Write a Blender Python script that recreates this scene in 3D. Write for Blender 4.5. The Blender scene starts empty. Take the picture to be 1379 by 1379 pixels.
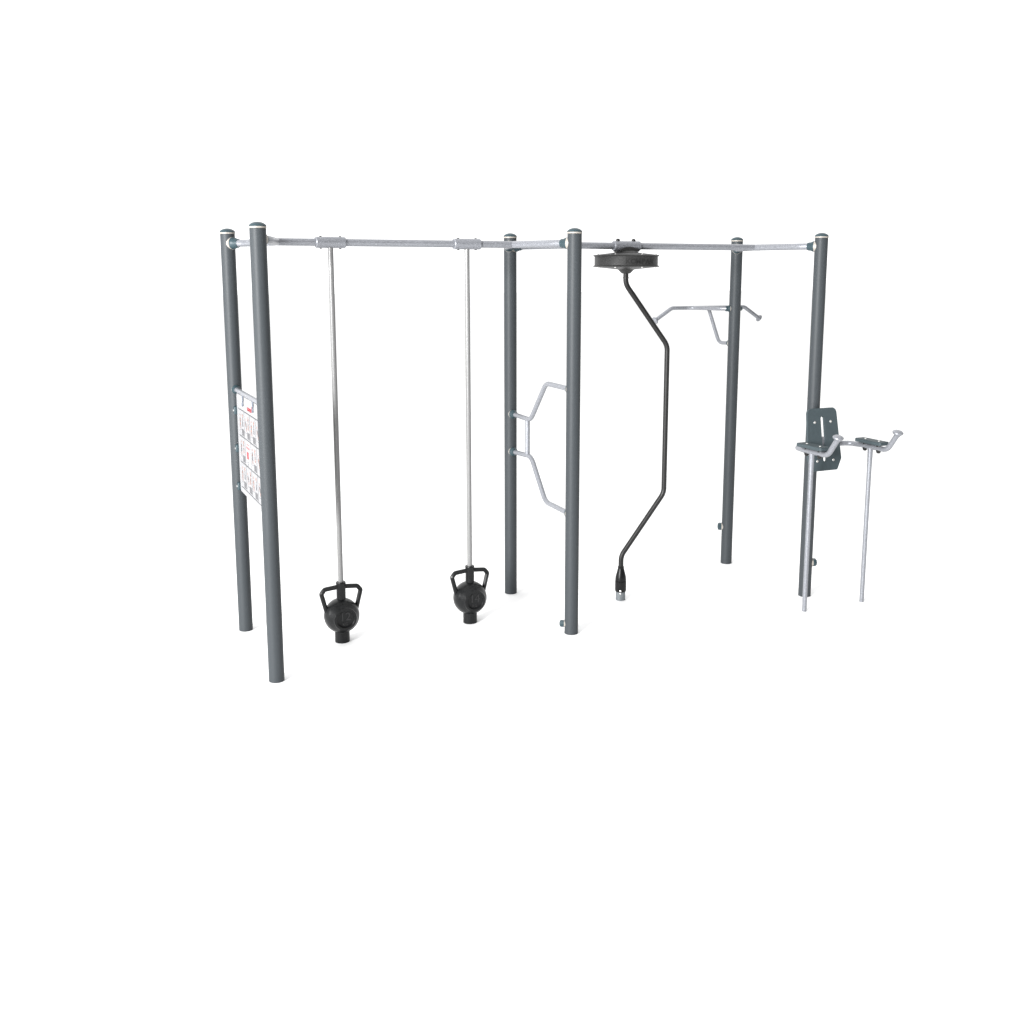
import bpy, bmesh, math, random
from mathutils import Vector, Matrix
random.seed(7)
S = bpy.context.scene
COL = S.collection
R = math.radians
L, W2, H = 2.1914, 0.54865, 2.928          # bay length, half width, height of the posts

# ------------------------------------------------------------------ camera
cam = bpy.data.cameras.new('camera')
cam.sensor_width = 36.0
cam.lens = 1406.31 / 1379 * 36.0
cam.shift_x = -0.0089
cam.shift_y = -0.05668
cam.clip_end = 400
co = bpy.data.objects.new('camera', cam)
co.location = (-1.284, -7.161, 2.656)
co.rotation_euler = (R(90 - 9.87), 0, R(65.148 - 90))
COL.objects.link(co)
S.camera = co

# ------------------------------------------------------------------ studio surround (world)
FWD = (0.4203, 0.9074, 0.0)
RGT = (0.9074, -0.4203, 0.0)
wd = bpy.data.worlds.new('World')
S.world = wd
wd.use_nodes = True
nt = wd.node_tree
nt.nodes.clear()
def N(t, typ, **kw):
    n = t.nodes.new(typ)
    for k, v in kw.items():
        setattr(n, k, v)
    return n
tc = N(nt, 'ShaderNodeTexCoord')
def dotmap(vec, a, b, lo, hi):
    d = N(nt, 'ShaderNodeVectorMath', operation='DOT_PRODUCT')
    d.inputs[1].default_value = vec
    nt.links.new(tc.outputs['Generated'], d.inputs[0])
    m = N(nt, 'ShaderNodeMapRange', interpolation_type='SMOOTHSTEP')
    m.inputs[1].default_value = a; m.inputs[2].default_value = b
    m.inputs[3].default_value = lo; m.inputs[4].default_value = hi
    nt.links.new(d.outputs['Value'], m.inputs[0])
    return m.outputs[0]
def add(a, b, op='ADD'):
    m = N(nt, 'ShaderNodeMath', operation=op)
    nt.links.new(a, m.inputs[0])
    if isinstance(b, float):
        m.inputs[1].default_value = b
    else:
        nt.links.new(b, m.inputs[1])
    return m.outputs[0]
fwd = dotmap(FWD, 0.30, 0.62, 0.0, 1.25)
up = dotmap((0, 0, 1), 0.25, 0.85, 0.0, 0.97)
left = dotmap(tuple(-c for c in RGT), -0.1, 0.9, 0.0, 0.45)
tot = add(add(add(fwd, up), left), 0.16)
bg = N(nt, 'ShaderNodeBackground')
cmb = N(nt, 'ShaderNodeCombineColor')
for i, k in enumerate((1.0, 1.0, 1.0)):
    nt.links.new(add(tot, k, 'MULTIPLY'), cmb.inputs[i])
nt.links.new(cmb.outputs[0], bg.inputs['Color'])
bg.inputs['Strength'].default_value = 1.0
wo = N(nt, 'ShaderNodeOutputWorld')
nt.links.new(bg.outputs[0], wo.inputs['Surface'])

# ------------------------------------------------------------------ lamps (studio softboxes)
def area(name, loc, target, sx, sy, power, col=(1, 1, 1)):
    l = bpy.data.lights.new(name, 'AREA')
    l.shape = 'RECTANGLE'; l.size = sx; l.size_y = sy; l.energy = power; l.color = col
    o = bpy.data.objects.new(name, l)
    o.location = loc
    o.rotation_euler = (Vector(target) - Vector(loc)).to_track_quat('-Z', 'Y').to_euler()
    COL.objects.link(o)
    return o
area('key_softbox', (-16.5, -11.8, 5.0), (2.2, 0, 1.2), 6.0, 6.0, 13000)
area('side_softbox', (-6.2, 1.2, 1.9), (1.0, 0, 0.3), 1.9, 2.5, 150)
area('top_softbox', (2.0, 0.5, 10.0), (2.0, 0, 0), 11.0, 9.0, 60)

S.view_settings.view_transform = 'Standard'
S.view_settings.look = 'None'
S.view_settings.exposure = 0.0
S.view_settings.gamma = 1.0
S.view_settings.use_curve_mapping = False
S.render.engine = 'CYCLES'

# ------------------------------------------------------------------ materials
def mat(name, col, rough=0.5, metal=0.0, spec=0.5, var=0.0, vscale=30, rvar=0.0, bump=0.0, bscale=400,
        aniso=None, coat=0.0):
    m = bpy.data.materials.new(name)
    m.use_nodes = True
    t = m.node_tree
    b = t.nodes['Principled BSDF']
    b.inputs['Base Color'].default_value = (*col, 1)
    b.inputs['Roughness'].default_value = rough
    b.inputs['Metallic'].default_value = metal
    b.inputs['Specular IOR Level'].default_value = spec
    b.inputs['Coat Weight'].default_value = coat
    tcx = N(t, 'ShaderNodeTexCoord')
    if var > 0 or rvar > 0:
        n = N(t, 'ShaderNodeTexNoise')
        n.inputs['Scale'].default_value = vscale
        n.inputs['Detail'].default_value = 4
        n.inputs['Roughness'].default_value = 0.65
        t.links.new(tcx.outputs['Object'], n.inputs['Vector'])
        r = N(t, 'ShaderNodeMapRange')
        r.inputs[1].default_value = 0.3; r.inputs[2].default_value = 0.7
        r.inputs[3].default_value = 1 - var; r.inputs[4].default_value = 1 + var
        t.links.new(n.outputs['Fac'], r.inputs[0])
        mx = N(t, 'ShaderNodeVectorMath', operation='SCALE')
        mx.inputs[0].default_value = col
        t.links.new(r.outputs[0], mx.inputs['Scale'])
        t.links.new(mx.outputs[0], b.inputs['Base Color'])
        if rvar > 0:
            r2 = N(t, 'ShaderNodeMapRange')
            r2.inputs[1].default_value = 0.3; r2.inputs[2].default_value = 0.7
            r2.inputs[3].default_value = rough - rvar; r2.inputs[4].default_value = rough + rvar
            t.links.new(n.outputs['Fac'], r2.inputs[0])
            t.links.new(r2.outputs[0], b.inputs['Roughness'])
    if bump > 0:
        n2 = N(t, 'ShaderNodeTexNoise')
        n2.inputs['Scale'].default_value = bscale
        n2.inputs['Detail'].default_value = 2
        t.links.new(tcx.outputs['Object'], n2.inputs['Vector'])
        bp = N(t, 'ShaderNodeBump')
        bp.inputs['Strength'].default_value = bump
        bp.inputs['Distance'].default_value = 0.002
        t.links.new(n2.outputs['Fac'], bp.inputs['Height'])
        t.links.new(bp.outputs[0], b.inputs['Normal'])
    return m
M = {
    'ground': mat('white_floor', (0.89, 0.89, 0.89), 0.9, spec=0.0, var=0.004, vscale=2),
    'post': mat('post_powder_coat', (0.0345, 0.0395, 0.0435), 0.50, spec=0.20, var=0.04, vscale=60, bump=0.04, bscale=900),
    'teal': mat('teal_plastic', (0.021, 0.039, 0.047), 0.42, spec=0.35, var=0.08, vscale=40, bump=0.1, bscale=700),
    'pad': mat('teal_board', (0.043, 0.057, 0.063), 0.6, spec=0.2, var=0.05, vscale=25, bump=0.15, bscale=900),
    'ring': mat('pale_ring', (0.27, 0.25, 0.225), 0.45, spec=0.4),
    'galv': mat('galvanised_steel', (0.205, 0.212, 0.231), 0.38, metal=0.42, var=0.22, vscale=110, rvar=0.08, bump=0.07, bscale=160),
    'chrome': mat('stainless_steel', (0.15, 0.15, 0.15), 0.30, spec=0.55, var=0.02, vscale=15, rvar=0.03),
    'rubber': mat('black_rubber', (0.0062, 0.0066, 0.007), 0.30, spec=0.20, var=0.10, vscale=45, rvar=0.04, bump=0.06, bscale=600),
    'letters': mat('raised_rubber_letters', (0.0125, 0.0125, 0.013), 0.3, spec=0.35, var=0.05),
    'drum': mat('dark_grey_plastic', (0.021, 0.021, 0.021), 0.45, spec=0.3, var=0.06, vscale=35, bump=0.12, bscale=700),
    'drumtext': mat('dark_lettering', (0.010, 0.010, 0.010), 0.5, spec=0.3, var=0.03),
    'blackpipe': mat('black_pipe_coating', (0.010, 0.010, 0.010), 0.42, spec=0.3, var=0.08, vscale=50),
    'bolt': mat('bolt_steel', (0.75, 0.74, 0.72), 0.3, metal=0.9, var=0.03),
    'nut': mat('black_nut', (0.008, 0.008, 0.008), 0.4, spec=0.3, var=0.05),
    'stub': mat('grey_stub_steel', (0.15, 0.165, 0.175), 0.5, metal=0.3, var=0.06, vscale=40),
    'board': mat('white_board', (0.25, 0.25, 0.256), 0.45, spec=0.2, var=0.01),
    'line': mat('print_grey_line', (0.035, 0.038, 0.042), 0.6, var=0.02),
    'block': mat('print_grey_block', (0.07, 0.07, 0.075), 0.6, var=0.25, vscale=260),
    'red': mat('print_red', (0.28, 0.012, 0.02), 0.5, var=0.03),
    'skin': mat('print_skin', (0.21, 0.09, 0.06), 0.6, var=0.05),
    'cloth': mat('print_dark', (0.015, 0.018, 0.028), 0.6, var=0.05),
    'blue': mat('print_slate', (0.09, 0.105, 0.135), 0.5, var=0.05),
    'cell': mat('print_pale', (0.215, 0.215, 0.222), 0.5, var=0.02),
}

# ------------------------------------------------------------------ helpers
ORG = {}
def thing(name, loc, label, cat, group=None):
    o = bpy.data.objects.new(name, None)
    o.empty_display_size = 0.1
    COL.objects.link(o)
    o.location = loc
    o['label'] = label; o['category'] = cat
    if group: o['group'] = group
    ORG[o.name] = Vector(loc)
    return o
def obj(name, bm, m, parent=None, label=None, angle=38):
    """link a bmesh given in world coordinates as one mesh under parent"""
    bmesh.ops.recalc_face_normals(bm, faces=bm.faces)
    org = ORG[parent.name] if parent else Vector((0, 0, 0))
    bm.transform(Matrix.Translation(-org))
    ca = math.radians(angle)
    for f in bm.faces: f.smooth = True
    for e in bm.edges:
        if len(e.link_faces) == 2:
            e.smooth = e.calc_face_angle(0) < ca
    me = bpy.data.meshes.new(name)
    bm.to_mesh(me); bm.free()
    for k in (m if isinstance(m, (list, tuple)) else [m]):
        me.materials.append(M[k])
    o = bpy.data.objects.new(name, me)
    COL.objects.link(o)
    if parent: o.parent = parent
    ORG[o.name] = org
    if label: o['label'] = label
    return o
def NB(): return bmesh.new()

def fillet(pts, rad, n=10):
    pts = [Vector(p) for p in pts]
    out = [pts[0]]
    for i in range(1, len(pts) - 1):
        p, a, b = pts[i], pts[i - 1], pts[i + 1]
        r = rad[i] if isinstance(rad, (list, tuple)) else rad
        u, v = (a - p), (b - p)
        lu, lv = u.length, v.length
        u.normalize(); v.normalize()
        ang = u.angle(v)
        if r <= 0 or ang > math.pi - 0.02:
            out.append(p); continue
        d = min(r / math.tan(ang / 2), lu * 0.48, lv * 0.48)
        r2 = d * math.tan(ang / 2)
        c = p + (u + v).normalized() * (r2 / math.sin(ang / 2))
        s, e = (p + u * d) - c, (p + v * d) - c
        tot = s.angle(e)
        ax = s.cross(e).normalized()
        for k in range(n + 1):
            out.append(c + Matrix.Rotation(tot * k / n, 3, ax) @ s)
    out.append(pts[-1])
    return out
def tube(bm, pts, r, seg=28, rad=0.0, cap=True, rscale=None, rot=0.0, nf=10):
    P = fillet(pts, rad, nf)
    T = []
    for i in range(len(P)):
        a = P[max(i - 1, 0)]; b = P[min(i + 1, len(P) - 1)]
        T.append((b - a).normalized())
    t0 = T[0]
    ref = Vector((0, 0, 1)) if abs(t0.z) < 0.9 else Vector((1, 0, 0))
    nrm = (ref - t0 * ref.dot(t0)).normalized()
    rings = []
    for i, p in enumerate(P):
        if i:
            q = T[i - 1].rotation_difference(T[i])
            nrm = (q @ nrm)
            nrm = (nrm - T[i] * nrm.dot(T[i])).normalized()
        bn = T[i].cross(nrm)
        rr = r if rscale is None else r * rscale[min(i, len(rscale) - 1)]
        rings.append([bm.verts.new(p + (nrm * math.cos(rot + 2 * math.pi * k / seg) + bn * math.sin(rot + 2 * math.pi * k / seg)) * rr) for k in range(seg)])
    for a, b in zip(rings, rings[1:]):
        for k in range(seg):
            bm.faces.new((a[k], a[(k + 1) % seg], b[(k + 1) % seg], b[k]))
    if cap:
        bm.faces.new(rings[0][::-1]); bm.faces.new(rings[-1])
def lathe(bm, prof, org, axis=(0, 0, 1), seg=40, rot=0.0):
    """prof: list of (radius, height along axis)"""
    ax = Vector(axis).normalized()
    q = Vector((0, 0, 1)).rotation_difference(ax)
    o = Vector(org)
    rings = []
    for r, h in prof:
        if r < 1e-6:
            rings.append([bm.verts.new(o + q @ Vector((0, 0, h)))])
        else:
            rings.append([bm.verts.new(o + q @ Vector((r * math.cos(rot + 2 * math.pi * k / seg), r * math.sin(rot + 2 * math.pi * k / seg), h))) for k in range(seg)])
    for a, b in zip(rings, rings[1:]):
        for k in range(seg):
            k2 = (k + 1) % seg
            if len(a) == 1 and len(b) == 1: continue
            if len(a) == 1: bm.faces.new((a[0], b[k2], b[k]))
            elif len(b) == 1: bm.faces.new((a[k], a[k2], b[0]))
            else: bm.faces.new((a[k], a[k2], b[k2], b[k]))
    if len(rings[0]) > 1: bm.faces.new(rings[0][::-1])
    if len(rings[-1]) > 1: bm.faces.new(rings[-1])
def box(bm, c, s, mtx=None, bev=0.0, mi=0):
    r = bmesh.ops.create_cube(bm, size=1.0)
    vs = r['verts']
    bmesh.ops.scale(bm, vec=s, verts=vs)
    if bev > 0:
        es = list({e for v in vs for e in v.link_edges})
        rb = bmesh.ops.bevel(bm, geom=es, offset=bev, segments=3, affect='EDGES', profile=0.6)
        vs = list({v for f in rb['faces'] for v in f.verts} | {v for v in vs if v.is_valid})
        # every vertex of this island
        st = list(vs); seen = set(vs)
        while st:
            v = st.pop()
            for e in v.link_edges:
                w = e.other_vert(v)
                if w not in seen: seen.add(w); st.append(w)
        vs = list(seen)
    if mtx is not None: bmesh.ops.transform(bm, matrix=mtx, verts=vs)
    bmesh.ops.translate(bm, vec=c, verts=vs)
    for f in {f for v in vs for f in v.link_faces}: f.material_index = mi
    return vs
def sphere_pt(bm, c, r, sz=1.0, seg=16):
    prof = [(r * math.cos(a), r * sz * math.sin(a)) for a in [(-90 + 180 * i / 10) * math.pi / 180 for i in range(11)]]
    prof[0] = (0, -r * sz); prof[-1] = (0, r * sz)
    lathe(bm, prof, c, seg=seg)

_tc = {}
def text_bm(bm, s, size, ext, mtx, bold=0.0, mi=0):
    """real lettering: font curve turned into a mesh, centred, then placed by mtx"""
    key = (s, size, ext, bold)
    if key not in _tc:
        c = bpy.data.curves.new('t', 'FONT')
        c.body = s; c.size = size; c.extrude = ext; c.offset = bold
        c.align_x = 'CENTER'; c.align_y = 'CENTER'; c.resolution_u = 3
        o = bpy.data.objects.new('t', c); COL.objects.link(o)
        bpy.context.view_layer.update()
        me = bpy.data.meshes.new_from_object(o.evaluated_get(bpy.context.evaluated_depsgraph_get()))
        bpy.data.objects.remove(o); bpy.data.curves.remove(c)
        _tc[key] = me
    n0 = len(bm.verts); f0 = len(bm.faces)
    bm.from_mesh(_tc[key])
    bm.verts.ensure_lookup_table(); bm.faces.ensure_lookup_table()
    vs = bm.verts[n0:]
    bmesh.ops.transform(bm, matrix=mtx, verts=vs)
    for f in bm.faces[f0:]: f.material_index = mi
def frame(org, x, y):
    """matrix mapping local x,y to the given world directions"""
    x = Vector(x).normalized(); y = Vector(y); y = (y - x * y.dot(x)).normalized(); z = x.cross(y)
    m = Matrix((x, y, z)).transposed().to_4x4()
    return Matrix.Translation(Vector(org)) @ m

# ------------------------------------------------------------------ ground
bm = NB()
g = [bm.verts.new(p) for p in ((-120, -120, 0), (120, -120, 0), (120, 120, 0), (-120, 120, 0))]
bm.faces.new(g)
gr = obj('ground', bm, 'ground'); gr['kind'] = 'structure'

# ------------------------------------------------------------------ frame: six posts and two top beams
POST = {'A': (0, W2), 'B': (0, -W2), 'C': (L, W2), 'D': (L, -W2), 'E': (2 * L, W2), 'F': (2 * L, -W2)}
fr = thing('workout_frame', (L, 0, 0), 'tall frame of six dark grey round posts joined overhead by galvanised tubes', 'exercise frame')
for k, lab in (('A', 'back post at the left end, behind the white sign board'),
               ('B', 'front post at the left end, nearest of all'),
               ('C', 'back post in the middle, left end of the bent grip rail'),
               ('D', 'front post in the middle, right end of the bent grip rail'),
               ('E', 'back post at the right, carrying the pull-up bar'),
               ('F', 'front post at the right, carrying the dip station')):
    x, y = POST[k]
    bm = NB()
    r = 0.0508
    lathe(bm, [(r - 0.004, 0.0), (r, 0.002), (r, 1.0), (r, 2.0), (r, H - 0.008), (r - 0.002, H - 0.006)], (x, y, 0), seg=64)
    p = obj('post', bm, 'post', fr, lab)
    bm = NB()
    lathe(bm, [(0.051, H - 0.006), (0.0535, H - 0.005), (0.0535, H + 0.004), (0.052, H + 0.0055)], (x, y, 0), seg=64)
    obj('collar_ring', bm, 'ring', p)
    bm = NB()
    lathe(bm, [(0.052, H + 0.0055), (0.054, H + 0.008), (0.053, H + 0.012), (0.045, H + 0.0205), (0.032, H + 0.028), (0.016, H + 0.0325), (0, H + 0.034)], (x, y, 0), seg=64)
    obj('cap', bm, 'teal', p)

def clamp(bmT, bmR, org, d, R0=0.043, r1=0.027, ln=0.05, gap=0.05):
    rk = 1.03 if R0 > 0.04 else 0.97
    """domed pipe clamp on a post: pale saddle ring (bmR) and faceted teal housing (bmT)"""
    d = Vector(d).normalized(); o = Vector(org)
    lathe(bmR, [(R0 * 0.98, gap - 0.035), (R0 * rk, gap - 0.006), (R0 * rk, gap + 0.001), (R0 * 0.95, gap + 0.003)], o, d, seg=32)
    lathe(bmT, [(R0, gap + 0.001), (R0, gap + 0.009), (R0 * 0.93, gap + 0.012 + ln * 0.12), (R0 * 0.80, gap + ln * 0.62), (r1 * 1.22, gap + ln * 0.94), (r1 * 1.08, gap + ln + 0.008), (r1 * 0.9, gap + ln + 0.008)], o, d, seg=12, rot=math.pi / 12)

ZB = 2.857
RB = 0.0256
for bay in (0, 1):
    x0, x1 = bay * L, bay * L + L
    nx = 0.23
    bm = NB()
    def vee(px, s):
        ax = px + s * nx
        a = Vector((px, W2, ZB)); b = Vector((px, -W2, ZB)); c = Vector((ax, 0, ZB))
        da = Vector((s * 0.56, -0.83, 0)).normalized(); db = Vector((s * 0.56, 0.83, 0)).normalized()
        tube(bm, [a + da * 0.09, a + da * 0.17, c, b + db * 0.17, b + db * 0.09], RB, seg=32, rad=[0, 0.2, 0.14, 0.2, 0], nf=12)
        return da, db
    dl = vee(x0, 1); dr = vee(x1, -1)
    tube(bm, [(x0 + nx - 0.055, 0, ZB), (x1 - nx + 0.055, 0, ZB)], RB, seg=32)
    tb = obj('top_beam', bm, 'galv', fr, 'galvanised tube with forked ends over the %s bay' % ('left' if bay == 0 else 'right'))
    for px, (da, db) in ((x0, dl), (x1, dr)):
        for y, d in ((W2, da), (-W2, db)):
            bt, br = NB(), NB()
            # the clamp turns a little toward the span
            clamp(bt, br, (px, y, ZB), d)
            c = obj('clamp', bt, 'teal', tb)
            obj('clamp_ring', br, 'ring', tb)

# small teal end caps low on three posts
for (x, y, z, d) in ((L, -W2, 0.072, (-0.86, 0.5, 0)), (2 * L, W2, 0.345, (-0.84, 0.55, 0)), (2 * L, -W2, 0.283, (0.95, -0.3, 0))):
    bt, br = NB(), NB()
    dv = Vector(d).normalized()
    q = 0.78 if z < 0.1 else 1.0
    lathe(br, [(0.033 * q, 0.035), (0.034 * q, 0.053), (0.031 * q, 0.056)], (x, y, z), dv, seg=24)
    lathe(bt, [(0.0345 * q, 0.054), (0.0345 * q, 0.076), (0.029 * q, 0.085), (0.014 * q, 0.089), (0, 0.090)], (x, y, z), dv, seg=8, rot=math.pi / 8)
    pt = obj('end_cap', bt, 'teal', fr)
    obj('end_cap_ring', br, 'ring', pt)

# ------------------------------------------------------------------ guide poles with kettlebells
def sleeve_bm(bm, xc, ln, r):
    prof = [(RB + 0.001, -ln / 2), (r - 0.004, -ln / 2), (r, -ln / 2 + 0.006), (r, ln / 2 - 0.006), (r - 0.004, ln / 2), (RB + 0.001, ln / 2)]
    lathe(bm, prof, (xc, 0, ZB), (1, 0, 0), seg=40)
def guide(xc, place, num, klabel):
    t = thing('guide_pole', (xc, 0, 0), 'shiny steel vertical pole hung from the left bay beam, guiding the %s kettlebell' % place, 'pole', 'steel guide poles of the kettlebells')
    bm = NB(); sleeve_bm(bm, xc, 0.208, 0.0385)
    sl = obj('sleeve', bm, 'galv', t, angle=20)
    for dx in (-0.068, 0.068):
        for s in (-1, 1):
            bm = NB()
            lathe(bm, [(0.0095, 0), (0.0095, 0.003), (0.007, 0.006), (0, 0.0075)], (xc + dx, 0, ZB + s * 0.0365), (0, 0, s), seg=14)
            obj('bolt', bm, 'nut', sl)
    bm = NB(); lathe(bm, [(0.0190, 0.09), (0.0190, ZB - 0.034)], (xc, 0, 0), seg=40)
    obj('rod', bm, 'chrome', t)
    bm = NB()
    # ribbed rubber foot
    seg = 96; prof = [(0.0535, 0.0), (0.0535, 0.004), (0.0535, 0.10), (0.050, 0.104)]
    rings = []
    for r, z in prof:
        rings.append([bm.verts.new((xc + (r - (0.0016 if k % 8 == 0 else 0)) * math.cos(2 * math.pi * k / seg), (r - (0.0016 if k % 8 == 0 else 0)) * math.sin(2 * math.pi * k / seg), z)) for k in range(seg)])
    for a, b in zip(rings, rings[1:]):
        for k in range(seg): bm.faces.new((a[k], a[(k + 1) % seg], b[(k + 1) % seg], b[k]))
    bm.faces.new(rings[-1]); bm.faces.new(rings[0][::-1])
    obj('foot', bm, 'rubber', t)

    kb = thing('kettlebell', (xc, 0, 0.09), klabel, 'kettlebell', 'kettlebells on guide poles')
    zc, RS, yf = 0.198, 0.1290, 0.106
    bm = NB()
    prof = []
    # lathe about the Y axis: front face recess, rim, sphere side, back
    rr, fo = 0.063, 0.084
    front = [(0, yf - 0.010), (rr - 0.006, yf - 0.010), (rr - 0.002, yf - 0.008), (rr, yf + 0.001), (rr + 0.003, yf + 0.003), (fo - 0.003, yf + 0.003), (fo, yf - 0.001), (fo + 0.001, yf - 0.008)]
    a0 = math.acos((fo + 0.002) / RS)
    side = [(RS * math.cos(a), RS * math.sin(a)) for a in [a0 * (1 - i / 8 * 2) for i in range(9)]]
    back = [(r, -h) for r, h in reversed(front)]
    lathe(bm, front + side + back, (xc, 0, zc), (0, -1, 0), seg=72)
    body = obj('body', bm, 'rubber', kb, angle=30)
    bm = NB()
    lathe(bm, [(0.0198, 0.30), (0.0335, 0.30), (0.0335, 0.432), (0.0355, 0.436), (0.0355, 0.446), (0.0335, 0.450), (0.0215, 0.450), (0.0198, 0.446)], (xc, 0, 0), seg=48)
    obj('neck_tube', bm, 'rubber', kb)
    for s in (-1, 1):
        bm = NB()
        tube(bm, [(xc + s * 0.026, 0, 0.414), (xc + s * 0.121, 0, 0.405), (xc + s * 0.1455, 0, 0.374), (xc + s * 0.108, 0, 0.225)], 0.0168, seg=8, rad=[0, 0.018, 0.018, 0], rot=math.pi / 8, nf=4)
        obj('handle', bm, 'rubber', kb, angle=30)
    bm = NB()
    fx = lambda dx, dz: frame((xc + dx, -(yf - 0.0095), zc + dz), (1, 0, 0), (0, 0, 1))
    text_bm(bm, num, 0.086, 0.0035, fx(0.0, 0.014), bold=0.0002)
    text_bm(bm, 'KG', 0.030, 0.003, fx(0.0, -0.039), bold=0.0005)
    obj('number', bm, 'letters', body)
    bm = NB()
    word = 'KOMPAN'
    for i, ch in enumerate(word):
        az = R((i - 2.5) * 11.5)
        el = R(43)                       # angle from the front axis
        n = Vector((math.sin(az) * math.sin(el + R(12)), -math.cos(el + R(12)), math.cos(az) * math.sin(el + R(12))))
        p = Vector((xc, 0, zc)) + n * (RS - 0.0005)
        x = Vector((math.cos(az), 0, -math.sin(az)))
        text_bm(bm, ch, 0.021, 0.0012, frame(p, x, n.cross(x)), bold=0.0003)
    obj('raised_letters', bm, 'rubber', body)
guide(0.594, 'left', '12', 'black kettlebell marked 12 KG, left of the two, nearest the sign board')
guide(1.600, 'right', '14', 'black kettlebell marked 14 KG, right of the two, nearer the middle posts')

# ------------------------------------------------------------------ spinning bent pole
XS = 2.934
sp = thing('spinning_pole', (XS, 0, 0), 'black bent pole hanging from a wide dark drum under the right bay beam', 'spinning pole')
bm = NB(); sleeve_bm(bm, XS, 0.235, 0.0385)
sl = obj('sleeve', bm, 'galv', sp, angle=20)
for dx in (-0.076, 0.064):
    bm = NB()
    lathe(bm, [(0.016, 0), (0.016, 0.009), (0.013, 0.016), (0.007, 0.0195), (0, 0.0205)], (XS + dx, 0, ZB + 0.0355), seg=20)
    obj('bolt', bm, 'nut', sl)
bm = NB()
Z1, Z0 = 2.783, 2.702
prof = [(0, Z0 - 0.056), (0.031, Z0 - 0.056), (0.036, Z0 - 0.053), (0.062, Z0 - 0.026), (0.068, Z0 - 0.0245), (0.120, Z0 - 0.019), (0.2535, Z0 - 0.005), (0.2570, Z0), (0.2545, Z0 + 0.0045),
        (0.2460, Z0 + 0.0065), (0.2460, Z1 - 0.0065), (0.2545, Z1 - 0.0045), (0.2570, Z1), (0.2535, Z1 + 0.005), (0.095, Z1 + 0.024), (0.088, Z1 + 0.030), (0.078, Z1 + 0.036), (0.055, Z1 + 0.038), (0, Z1 + 0.038)]
lathe(bm, prof, (XS, 0, 0), seg=128)
dr = obj('drum', bm, 'drum', sp, angle=25)
for s in (-1, 1):                             # curved saddle gripping the sleeve on both sides
    bm = NB()
    pts = [(XS + 0.083 * math.cos(a), 0, Z1 + 0.030 + 0.036 * math.sin(a)) for a in [R(180 * i / 16) for i in range(17)]]
    va = [bm.verts.new(Vector(p) + Vector((0, s * 0.040, 0))) for p in pts]
    vb = [bm.verts.new(Vector(p) + Vector((0, s * 0.056, 0))) for p in pts]
    bm.faces.new(va); bm.faces.new(vb[::-1])
    for i in range(len(pts)):
        j = (i + 1) % len(pts)
        bm.faces.new((va[i], vb[i], vb[j], va[j]))
    obj('saddle_plate', bm, 'drum', sp)
for az in (-141, -89, -38, 10, 60, 120, 170):
    for s, z in ((1, Z1), (-1, Z0)):
        bm = NB()
        lathe(bm, [(0.0062, -0.002), (0.0062, 0.003), (0.004, 0.006), (0, 0.0065)], (XS + 0.232 * math.cos(R(az)), 0.232 * math.sin(R(az)), z + s * 0.0075), (0, 0, s), seg=10)
        obj('screw', bm, 'bolt', dr)
bm = NB()
# raised lettering on the band, to the right of the side facing the viewer
a_c = math.atan2(-7.161, -1.284 - XS) + R(27)
for i, ch in enumerate('KOMPAN'):
    a = a_c + R((i - 2.5) * 9.4)
    n = Vector((math.cos(a), math.sin(a), 0)); x = Vector((-math.sin(a), math.cos(a), 0))
    text_bm(bm, ch, 0.054, 0.0014, frame(Vector((XS, 0, (Z0 + Z1) / 2 - 0.006)) + n * 0.2463, x, (0, 0, 1)), bold=0.0012)
obj('raised_letters', bm, 'drumtext', dr)
PA = R(-14); D = 0.352
ox, oy = math.cos(PA), math.sin(PA)
bm = NB()
zt, zm1, zm2, zb = 2.565, 2.082, 0.885, 0.372
tube(bm, [(XS, 0, 2.648), (XS, 0, zt), (XS + D * ox, D * oy, zm1), (XS + D * ox, D * oy, zm2), (XS, 0, zb), (XS, 0, 0.262)], 0.0205, seg=32, rad=0.13, nf=14)
obj('pole', bm, 'blackpipe', sp)
for s in (-1, 1):
    bm = NB()
    lathe(bm, [(0.006, 0.015), (0.006, 0.0225), (0.003, 0.025)], (XS, 0, 2.612), (0.9 * s, -0.42 * s, 0), seg=10)
    obj('joint_screw', bm, 'bolt', sp)
bm = NB()
lathe(bm, [(0.0215, 0.285), (0.0255, 0.283), (0.0255, 0.267), (0.0265, 0.262), (0.036, 0.225), (0.0425, 0.200), (0.0445, 0.180), (0.0455, 0.166), (0.0455, 0.1645), (0.040, 0.1635), (0.040, 0.1595), (0.0465, 0.1585), (0.0465, 0.157),
           (0.0465, 0.100), (0.0465, 0.082), (0.043, 0.072), (0.030, 0.071)], (XS, 0, 0), seg=48)
obj('boot', bm, 'rubber', sp)
bm = NB(); lathe(bm, [(0.0395, 0), (0.0395, 0.075)], (XS, 0, 0), seg=48)
obj('ground_stub', bm, 'stub', sp)
bm = NB()
vd = (Vector((-1.284, -7.161, 0)) - Vector((XS, 0, 0))).normalized()
lathe(bm, [(0.0085, 0.036), (0.0085, 0.0485), (0.004, 0.051), (0, 0.0515)], (XS, 0, 0.086), vd, seg=14)
obj('bolt', bm, 'bolt', sp); bm = NB()
lathe(bm, [(0.007, 0.036), (0.007, 0.0415), (0.004, 0.0435), (0, 0.044)], (XS, 0, 0.060), vd, seg=14)
obj('bolt', bm, 'bolt', sp)

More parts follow.
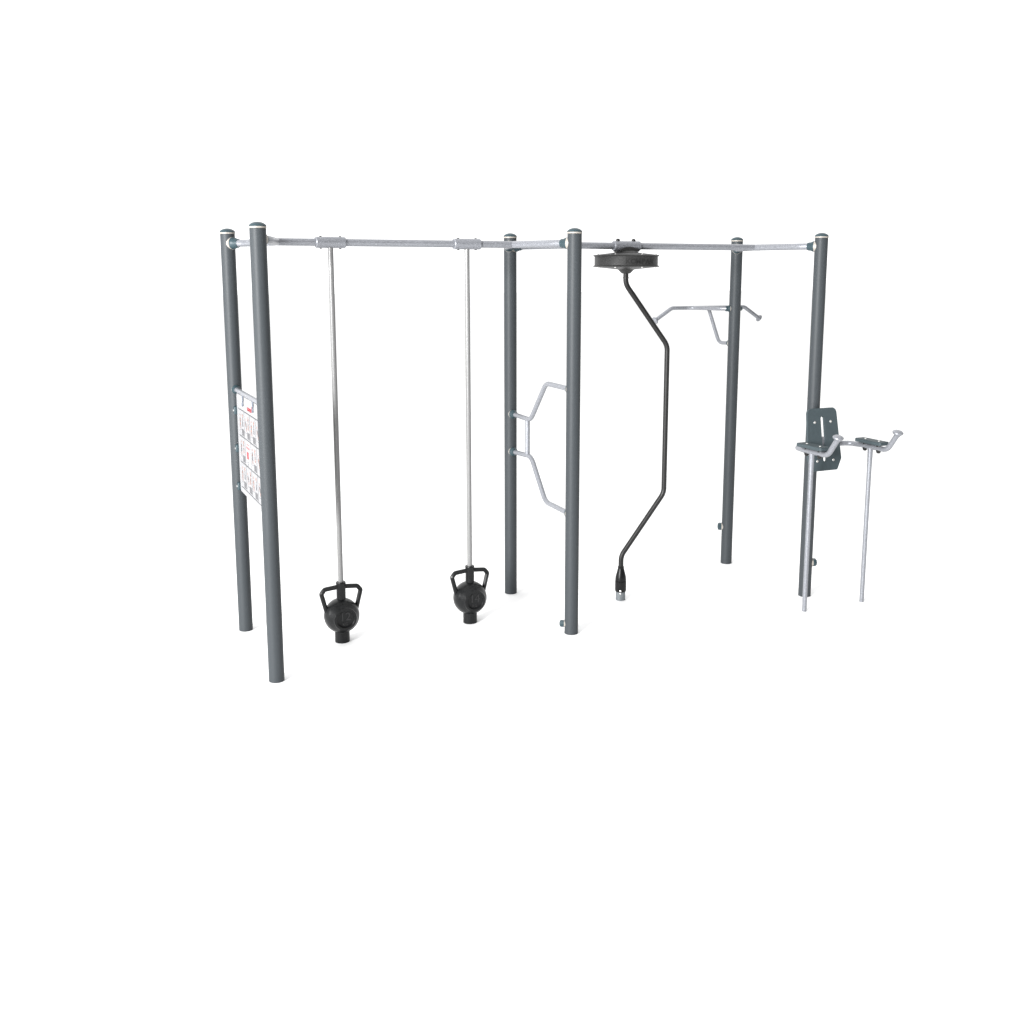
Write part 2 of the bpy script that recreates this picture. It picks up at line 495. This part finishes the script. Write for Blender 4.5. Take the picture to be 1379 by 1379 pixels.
# ------------------------------------------------------------------ bent grip rail between the middle posts
rl = thing('grip_rail', (L, 0, 0.9), 'hexagonal bent galvanised grip rail fixed between the two middle posts', 'grip rail')
RG = 0.0187
bm = NB()
tube(bm, [(L, W2 - 0.085, 1.521), (L, 0.165, 1.516), (L, -0.108, 1.830), (L, -W2 + 0.085, 1.825)], RG, seg=24, rad=0.115, nf=14)
obj('upper_tube', bm, 'galv', rl)
bm = NB()
tube(bm, [(L, W2 - 0.085, 1.213), (L, 0.155, 1.228), (L, -0.105, 0.914), (L, -W2 + 0.085, 0.905)], RG, seg=24, rad=0.125, nf=14)
obj('lower_tube', bm, 'galv', rl)
bm = NB(); tube(bm, [(L, 0.222, 1.222), (L, 0.222, 1.522)], RG, seg=24)
obj('upright_tube', bm, 'galv', rl)
for y, z, s in ((W2, 1.521, -1), (W2, 1.213, -1), (-W2, 1.825, 1), (-W2, 0.905, 1)):
    bt, br = NB(), NB()
    clamp(bt, br, (L, y, z), (0, s, 0), R0=0.037, r1=0.0195, ln=0.034, gap=0.050)
    c = obj('clamp', bt, 'teal', rl)
    obj('clamp_ring', br, 'ring', c)

# ------------------------------------------------------------------ pull-up bar on the back right post
XE = 2 * L
pu = thing('pull_up_bar', (XE, W2 + 0.1, 2.03), 'galvanised pull-up bar with drooping ends mounted behind the right back post', 'pull-up bar')
YC = W2 + 0.40
bm = NB()
tube(bm, [(XE - 0.562, YC, 2.236), (XE - 0.402, YC, 2.335), (XE + 0.402, YC, 2.335), (XE + 0.562, YC, 2.236)], 0.0175, seg=24, rad=0.07)
cb = obj('crossbar', bm, 'galv', pu)
for s in (-1, 1):
    bm = NB()
    d = Vector((s * 0.16, 0, -0.099)).normalized()
    lathe(bm, [(0.017, -0.008), (0.020, 0.0), (0.033, 0.012), (0.0345, 0.017), (0.033, 0.022), (0.024, 0.028), (0.012, 0.031), (0, 0.032)], (XE + s * 0.562, YC, 2.236), d, seg=32)
    obj('end_knob', bm, 'galv', cb)
for s in (-1, 1):
    bm = NB()
    tube(bm, [(XE + s * 0.070, W2 + 0.015, 2.338), (XE + s * 0.115, W2 + 0.06, 2.337), (XE + s * 0.185, YC - 0.03, 2.335), (XE + s * 0.24, YC, 2.335)], 0.0175, seg=24, rad=[0, 0.1, 0.1, 0])
    obj('fork_arm', bm, 'galv', pu)
    bt, br = NB(), NB()
    clamp(bt, br, (XE, W2, 2.338), (s * 0.92, 0.30, 0), R0=0.029, r1=0.021, ln=0.030, gap=0.048)
    c = obj('clamp', bt, 'teal', pu); obj('clamp_ring', br, 'ring', c)
bm = NB()
tube(bm, [(XE, W2 + 0.085, 2.027), (XE, W2 + 0.222, 2.022), (XE, YC, 2.325)], 0.0165, seg=24, rad=0.085)
obj('brace', bm, 'galv', pu)
bt, br = NB(), NB()
clamp(bt, br, (XE, W2, 2.028), (0, 1, 0), R0=0.034, r1=0.0175, ln=0.034, gap=0.050)
c = obj('clamp', bt, 'teal', pu); obj('clamp_ring', br, 'ring', c)

# ------------------------------------------------------------------ dip station on the front right post
dp = thing('dip_station', (XE, -0.75, 0), 'dip station with teal back board, arm pads and galvanised legs at the right front post', 'dip station')
ZA = 1.285
XL, XR, YL = 4.11, 4.70, -0.874
for s, xa in ((-1, XL), (1, XR)):
    ra = 0.0205
    bm = NB()
    tube(bm, [(XE + s * 0.075, -W2 - 0.05, ZA), (xa - s * 0.025, -0.665, ZA), (xa, -0.78, ZA), (xa, -1.055, ZA), (xa, -1.150, 1.418)], ra, seg=28, rad=[0, 0.06, 0.06, 0.085, 0])
    arm = obj('arm', bm, 'galv', dp, 'left arm with upturned grip' if s < 0 else 'right arm with upturned grip')
    bm = NB()
    d = Vector((0, -0.25, 0.97)).normalized()
    lathe(bm, [(0.0205, -0.012), (0.024, -0.002), (0.039, 0.012), (0.042, 0.018), (0.0405, 0.024), (0.030, 0.032), (0.015, 0.036), (0, 0.037)], (xa, -1.152, 1.419), d, seg=36)
    obj('end_knob', bm, 'galv', arm)
    bm = NB()
    tube(bm, [(xa, YL, 0), (xa, YL, 1.10), (xa, YL, 1.21), (xa, YL, ZA - 0.005)], 0.0182, seg=28, rscale=[1, 1, 1.12, 1.15])
    obj('leg', bm, 'galv', dp)
    # rounded board on top of the arm
    bm = NB()
    yc, hl, hw, th, zt = YL - 0.010, 0.142, 0.050, 0.027, ZA + 0.043
    out = []
    q = [(-hw, -hl + 0.010), (-hw + 0.010, -hl), (hw - 0.010, -hl), (hw, -hl + 0.010), (hw, hl - 0.010), (hw - 0.010, hl), (-hw + 0.010, hl), (-hw, hl - 0.010)]
    a = [bm.verts.new((xa + u, yc + v, zt - th / 2)) for u, v in q]
    f = bm.faces.new(a)
    e = bmesh.ops.extrude_face_region(bm, geom=[f])
    bmesh.ops.translate(bm, vec=(0, 0, th), verts=[v for v in e['geom'] if isinstance(v, bmesh.types.BMVert)])
    bmesh.ops.bevel(bm, geom=[e2 for e2 in bm.edges if abs(e2.verts[0].co.z - e2.verts[1].co.z) < 1e-5], offset=0.003, segments=2, affect='EDGES')
    ap = obj('arm_pad', bm, 'pad', dp, 'left arm pad' if s < 0 else 'right arm pad', angle=25)
    for dy in (-0.080, 0.070):
        bm = NB()
        lathe(bm, [(0.010, -0.002), (0.010, 0.003), (0.005, 0.0045)], (xa, yc + dy, zt + th / 2), seg=14)
        obj('screw', bm, 'bolt', ap)
        bm = NB()
        lathe(bm, [(0.018, 0), (0.018, 0.020)], (xa, yc + dy, zt - th / 2 - 0.019), seg=18)
        obj('spacer', bm, 'nut', ap)
        bm = NB()
        lathe(bm, [(0, -0.018), (0.010, -0.016), (0.017, -0.008), (0.019, 0.002), (0.019, 0.010)], (xa, yc + dy, ZA - 0.024), seg=18)
        obj('nut', bm, 'nut', ap)
    bt, br = NB(), NB()
    clamp(bt, br, (XE, -W2, ZA), (s * 0.83, -0.45, 0), R0=0.034, r1=0.022, ln=0.030, gap=0.046)
    c = obj('clamp', bt, 'teal', dp); obj('clamp_ring', br, 'ring', c)
# back board: leaning, tapered, with a slot
bm = NB()
def roundpoly(pts, rad, n=6):
    P = [Vector((p[0], p[1], 0)) for p in pts]
    m = len(P); out = []
    for i in range(m):
        p, a, b = P[i], P[i - 1], P[(i + 1) % m]
        u = (a - p).normalized(); v = (b - p).normalized(); ang = u.angle(v)
        d = min(rad[i] / math.tan(ang / 2), (a - p).length * 0.48, (b - p).length * 0.48)
        r = d * math.tan(ang / 2)
        c = p + (u + v).normalized() * (r / math.sin(ang / 2))
        s, e = p + u * d - c, p + v * d - c
        t = s.angle(e); ax = s.cross(e)
        if ax.length < 1e-9: out.append((p.x, p.y)); continue
        ax.normalize()
        for k in range(n + 1):
            w = c + Matrix.Rotation(t * k / n, 3, ax) @ s
            out.append((w.x, w.y))
    return out
outer = roundpoly([(-0.145, 0.252), (0.145, 0.252), (0.167, -0.160), (0.118, -0.250), (-0.118, -0.250), (-0.167, -0.160)], [0.045, 0.045, 0.03, 0.02, 0.02, 0.03])
sl_ = 0.018
inner = [(sl_ * math.cos(a) , 0.168 + sl_ * math.sin(a)) for a in [R(180 * i / 8) for i in range(9)]] + [(sl_ * math.cos(a), -0.160 + sl_ * math.sin(a)) for a in [R(180 + 180 * i / 8) for i in range(9)]]
lean = math.atan2(0.085, 0.5)
Yu = Vector((0, math.sin(lean), math.cos(lean)))       # up direction of the board, leaning back
mt = frame((XE, -0.690, 1.338), (1, 0, 0), Yu)
th = 0.019
def loop(pts, z):
    return [bm.verts.new(mt @ Vector((p[0], p[1], z))) for p in pts]
oF, iF, oB, iB = loop(outer, 0), loop(inner, 0), loop(outer, -th), loop(inner, -th)
oM = loop([(p[0] * 1.0, p[1]) for p in outer], 0)
for v in oM: bm.verts.remove(v)
for vo, vi in ((oF, iF), (oB, iB)):
    es = [bm.edges.new((v[i], v[(i + 1) % len(v)])) for v in (vo, vi) for i in range(len(v))]
    bmesh.ops.triangle_fill(bm, use_beauty=True, edges=es)
for a, b in ((oF, oB), (iF, iB)):
    for i in range(len(a)):
        j = (i + 1) % len(a)
        bm.faces.new((a[i], a[j], b[j], b[i]))
bb = obj('back_board', bm, 'pad', dp, 'tall teal back board with a narrow slot', angle=30)
for px, pz in ((-0.080, 0.140), (0.080, 0.140), (-0.080, -0.170), (0.083, -0.170)):
    bm = NB()
    lathe(bm, [(0.0105, -0.001), (0.0105, 0.0025), (0.009, 0.004), (0.0045, 0.004), (0.0045, 0.001), (0, 0.001)], mt @ Vector((px, pz, 0)), mt.to_3x3() @ Vector((0, 0, 1)), seg=16)
    obj('screw', bm, 'bolt', bb)
bm = NB()
box(bm, (XE + 0.005, -0.655, 1.275), (0.050, 0.045, 0.16), bev=0.006)
box(bm, (XE, -0.625, 1.285), (0.03, 0.08, 0.06), bev=0.004)
obj('board_bracket', bm, 'galv', dp)

# ------------------------------------------------------------------ instruction board between the left posts
sg = thing('instruction_board', (0, 0, 1.09), 'white instruction board of exercise pictures hung between the two left posts', 'sign')
bm = NB(); tube(bm, [(0, W2 - 0.07, 1.825), (0, -W2 + 0.07, 1.825)], 0.0172, seg=24)
obj('rail', bm, 'galv', sg)
for s in (1, -1):
    bt, br = NB(), NB()
    clamp(bt, br, (0, s * W2, 1.825), (0, -s, 0), R0=0.032, r1=0.0185, ln=0.026, gap=0.048)
    c = obj('clamp', bt, 'teal', sg); obj('clamp_ring', br, 'ring', c)
bm = NB()
outl = roundpoly([(-0.475, 1.803), (0.475, 1.803), (0.475, 1.088), (-0.475, 1.088)], [0.03] * 4)
va = [bm.verts.new((-0.003, y, z)) for y, z in outl]; vb = [bm.verts.new((0.003, y, z)) for y, z in outl]
bm.faces.new(va); bm.faces.new(vb[::-1])
for i in range(len(va)):
    j = (i + 1) % len(va); bm.faces.new((va[i], vb[i], vb[j], va[j]))
bd = obj('board', bm, 'board', sg)
# prints, each layer a hair in front of the one below.  u runs left to right as read (= -Y)
def rect(bm, u0, u1, z0, z1, x, mi=0):
    f = bm.faces.new([bm.verts.new(p) for p in ((x, -u0, z0), (x, -u1, z0), (x, -u1, z1), (x, -u0, z1))]); f.material_index = mi
def stroke(bm, p, q, w, x, mi=0):
    p = Vector((p[0], p[1])); q = Vector((q[0], q[1])); d = (q - p).normalized() * w / 2; n = Vector((-d.y, d.x))
    vs = [p - d * .4 + n, p - d * .4 - n, q + d * .4 - n * .75, q + d * .4 + n * .75]
    f = bm.faces.new([bm.verts.new((x, -v.x, v.y)) for v in vs]); f.material_index = mi
def disc(bm, c, r, x, mi=0):
    f = bm.faces.new([bm.verts.new((x, -(c[0] + r * math.cos(k * math.pi / 5)), c[1] + r * math.sin(k * math.pi / 5))) for k in range(10)]); f.material_index = mi
rows = [1.700, 1.509, 1.318, 1.130]
cols = [-0.412, -0.206, 0.0, 0.206, 0.412]
XP = -0.0035
bm = NB()
for z in rows: rect(bm, -0.412, 0.412, z - 0.0034, z + 0.0034, XP - 0.0006)
for u in cols[1:-1]: rect(bm, u - 0.0018, u + 0.0018, rows[3], rows[0], XP - 0.0003)
obj('printed_grid', bm, 'line', bd)
poses = [  # head, then limb strokes in a unit cell: (x,y)
    [(.45, .80), [(.45, .70, .45, .45, 1), (.45, .66, .25, .50, 0), (.45, .66, .65, .52, 0), (.45, .45, .30, .25, 1), (.30, .25, .30, .05, 0), (.45, .45, .60, .25, 1), (.60, .25, .62, .05, 0)]],
    [(.50, .72), [(.50, .62, .50, .40, 1), (.50, .60, .35, .90, 0), (.50, .60, .65, .90, 0), (.50, .40, .42, .08, 1), (.50, .40, .60, .08, 1)]],
    [(.35, .70), [(.38, .62, .60, .50, 1), (.38, .60, .30, .35, 0), (.60, .50, .70, .30, 1), (.70, .30, .62, .08, 0), (.60, .50, .82, .20, 0)]],
    [(.55, .82), [(.55, .72, .52, .45, 1), (.54, .68, .75, .80, 0), (.54, .68, .35, .78, 0), (.52, .45, .38, .30, 1), (.38, .30, .45, .08, 0), (.52, .45, .62, .08, 1)]],
]
bm = NB()
for ri in range(3):
    for ci in range(4):
        u0, u1, z1, z0 = cols[ci] + .006, cols[ci + 1] - .006, rows[ri] - .006, rows[ri + 1] + .006
        if ri == 1 and ci == 1: continue
        uw, zh = u1 - u0, z1 - z0
        X1 = XP - 0.0005
        rect(bm, u0, u1, z0, z1, XP - 0.0001, 3)
        # caption block
        rect(bm, u0 + uw * .50, u1 - uw * .06, z0 + zh * .03, z0 + zh * .29, X1, 2)
        for fig in range(2):
            pose = poses[(ri * 4 + ci * 2 + fig) % 4]
            bx, bz, sx, sz = u0 + uw * (.06 + .44 * fig), z0 + zh * (.24 if fig == 0 else .36), uw * .46, zh * (.66 if fig == 0 else .58)
            (hx, hz), st = pose
            disc(bm, (bx + hx * sx, bz + hz * sz + .006), .0085, X1 - .0001, 0)
            for (a, b, c, d, k) in st:
                stroke(bm, (bx + a * sx, bz + b * sz), (bx + c * sx, bz + d * sz), .013 if k else .009, X1 - .00015, 1 if (k and (ci + ri + fig) % 2) else 0)
        stroke(bm, (u0 + uw * .12, z0 + zh * .22), (u0 + uw * .45, z0 + zh * .22), .003, X1, 2)
obj('printed_exercises', bm, ['skin', 'cloth', 'block', 'cell'], bd)
# middle cell of red text and a red box
bm = NB()
fy = lambda u, z: frame((XP - 0.0007, -u, z), (0, -1, 0), (0, 0, 1))
u0 = cols[1]
for i, (w_, z) in enumerate(((.07, 1.478), (.13, 1.458), (.12, 1.450))):
    rect(bm, u0 + .10 - w_ / 2, u0 + .10 + w_ / 2, z - .0018, z + .0018, XP - .0006)
obj('printed_red_lines', bm, 'red', bd); bm = NB()
rect(bm, u0 + .055, u0 + .115, 1.375, 1.425, XP - .0006)
obj('printed_red_box', bm, 'red', bd); bm = NB()
text_bm(bm, 'KOMPAN', 0.038, 0.0004, fy(0.01, 1.733), bold=0.0004)
stroke(bm, (.085, 1.752), (.110, 1.768), .008, XP - .0008)
disc(bm, (.100, 1.747), .0075, XP - .0009)
obj('printed_red_text', bm, 'red', bd)
bm = NB()
for (zz) in (1.352, 1.340, 1.328): rect(bm, u0 + .075, u0 + .095, zz - .003, zz + .003, XP - .0006)
obj('printed_notes', bm, 'cloth', bd)
for u in (-0.205, 0.160):
    bm = NB()
    box(bm, (-0.008, -u, 1.795), (0.004, 0.030, 0.05), bev=0.0015)
    tube(bm, [(-0.010, -u, 1.775), (-0.010, -u - .012, 1.762), (-0.010, -u - .012, 1.744), (-0.010, -u, 1.735), (-0.010, -u + .012, 1.744), (-0.010, -u + .012, 1.760)], 0.0035, seg=8, rad=0.008, nf=3)
    obj('hanger', bm, 'blue', sg)
for u in (-0.492, 0.492):
    for z in (1.675, 1.397, 1.117):
        bm = NB()
        box(bm, (-0.006, -u * 1.015, z), (0.034, 0.056, 0.060), bev=0.012)
        k = obj('edge_clip', bm, 'teal', sg)
        bm = NB()
        lathe(bm, [(0.009, 0), (0.009, 0.003), (0.005, 0.005), (0, 0.005)], (-0.0225, -u + (0.004 if u < 0 else -0.004), z), (-1, 0, 0), seg=12)
        obj('screw', bm, 'bolt', k)
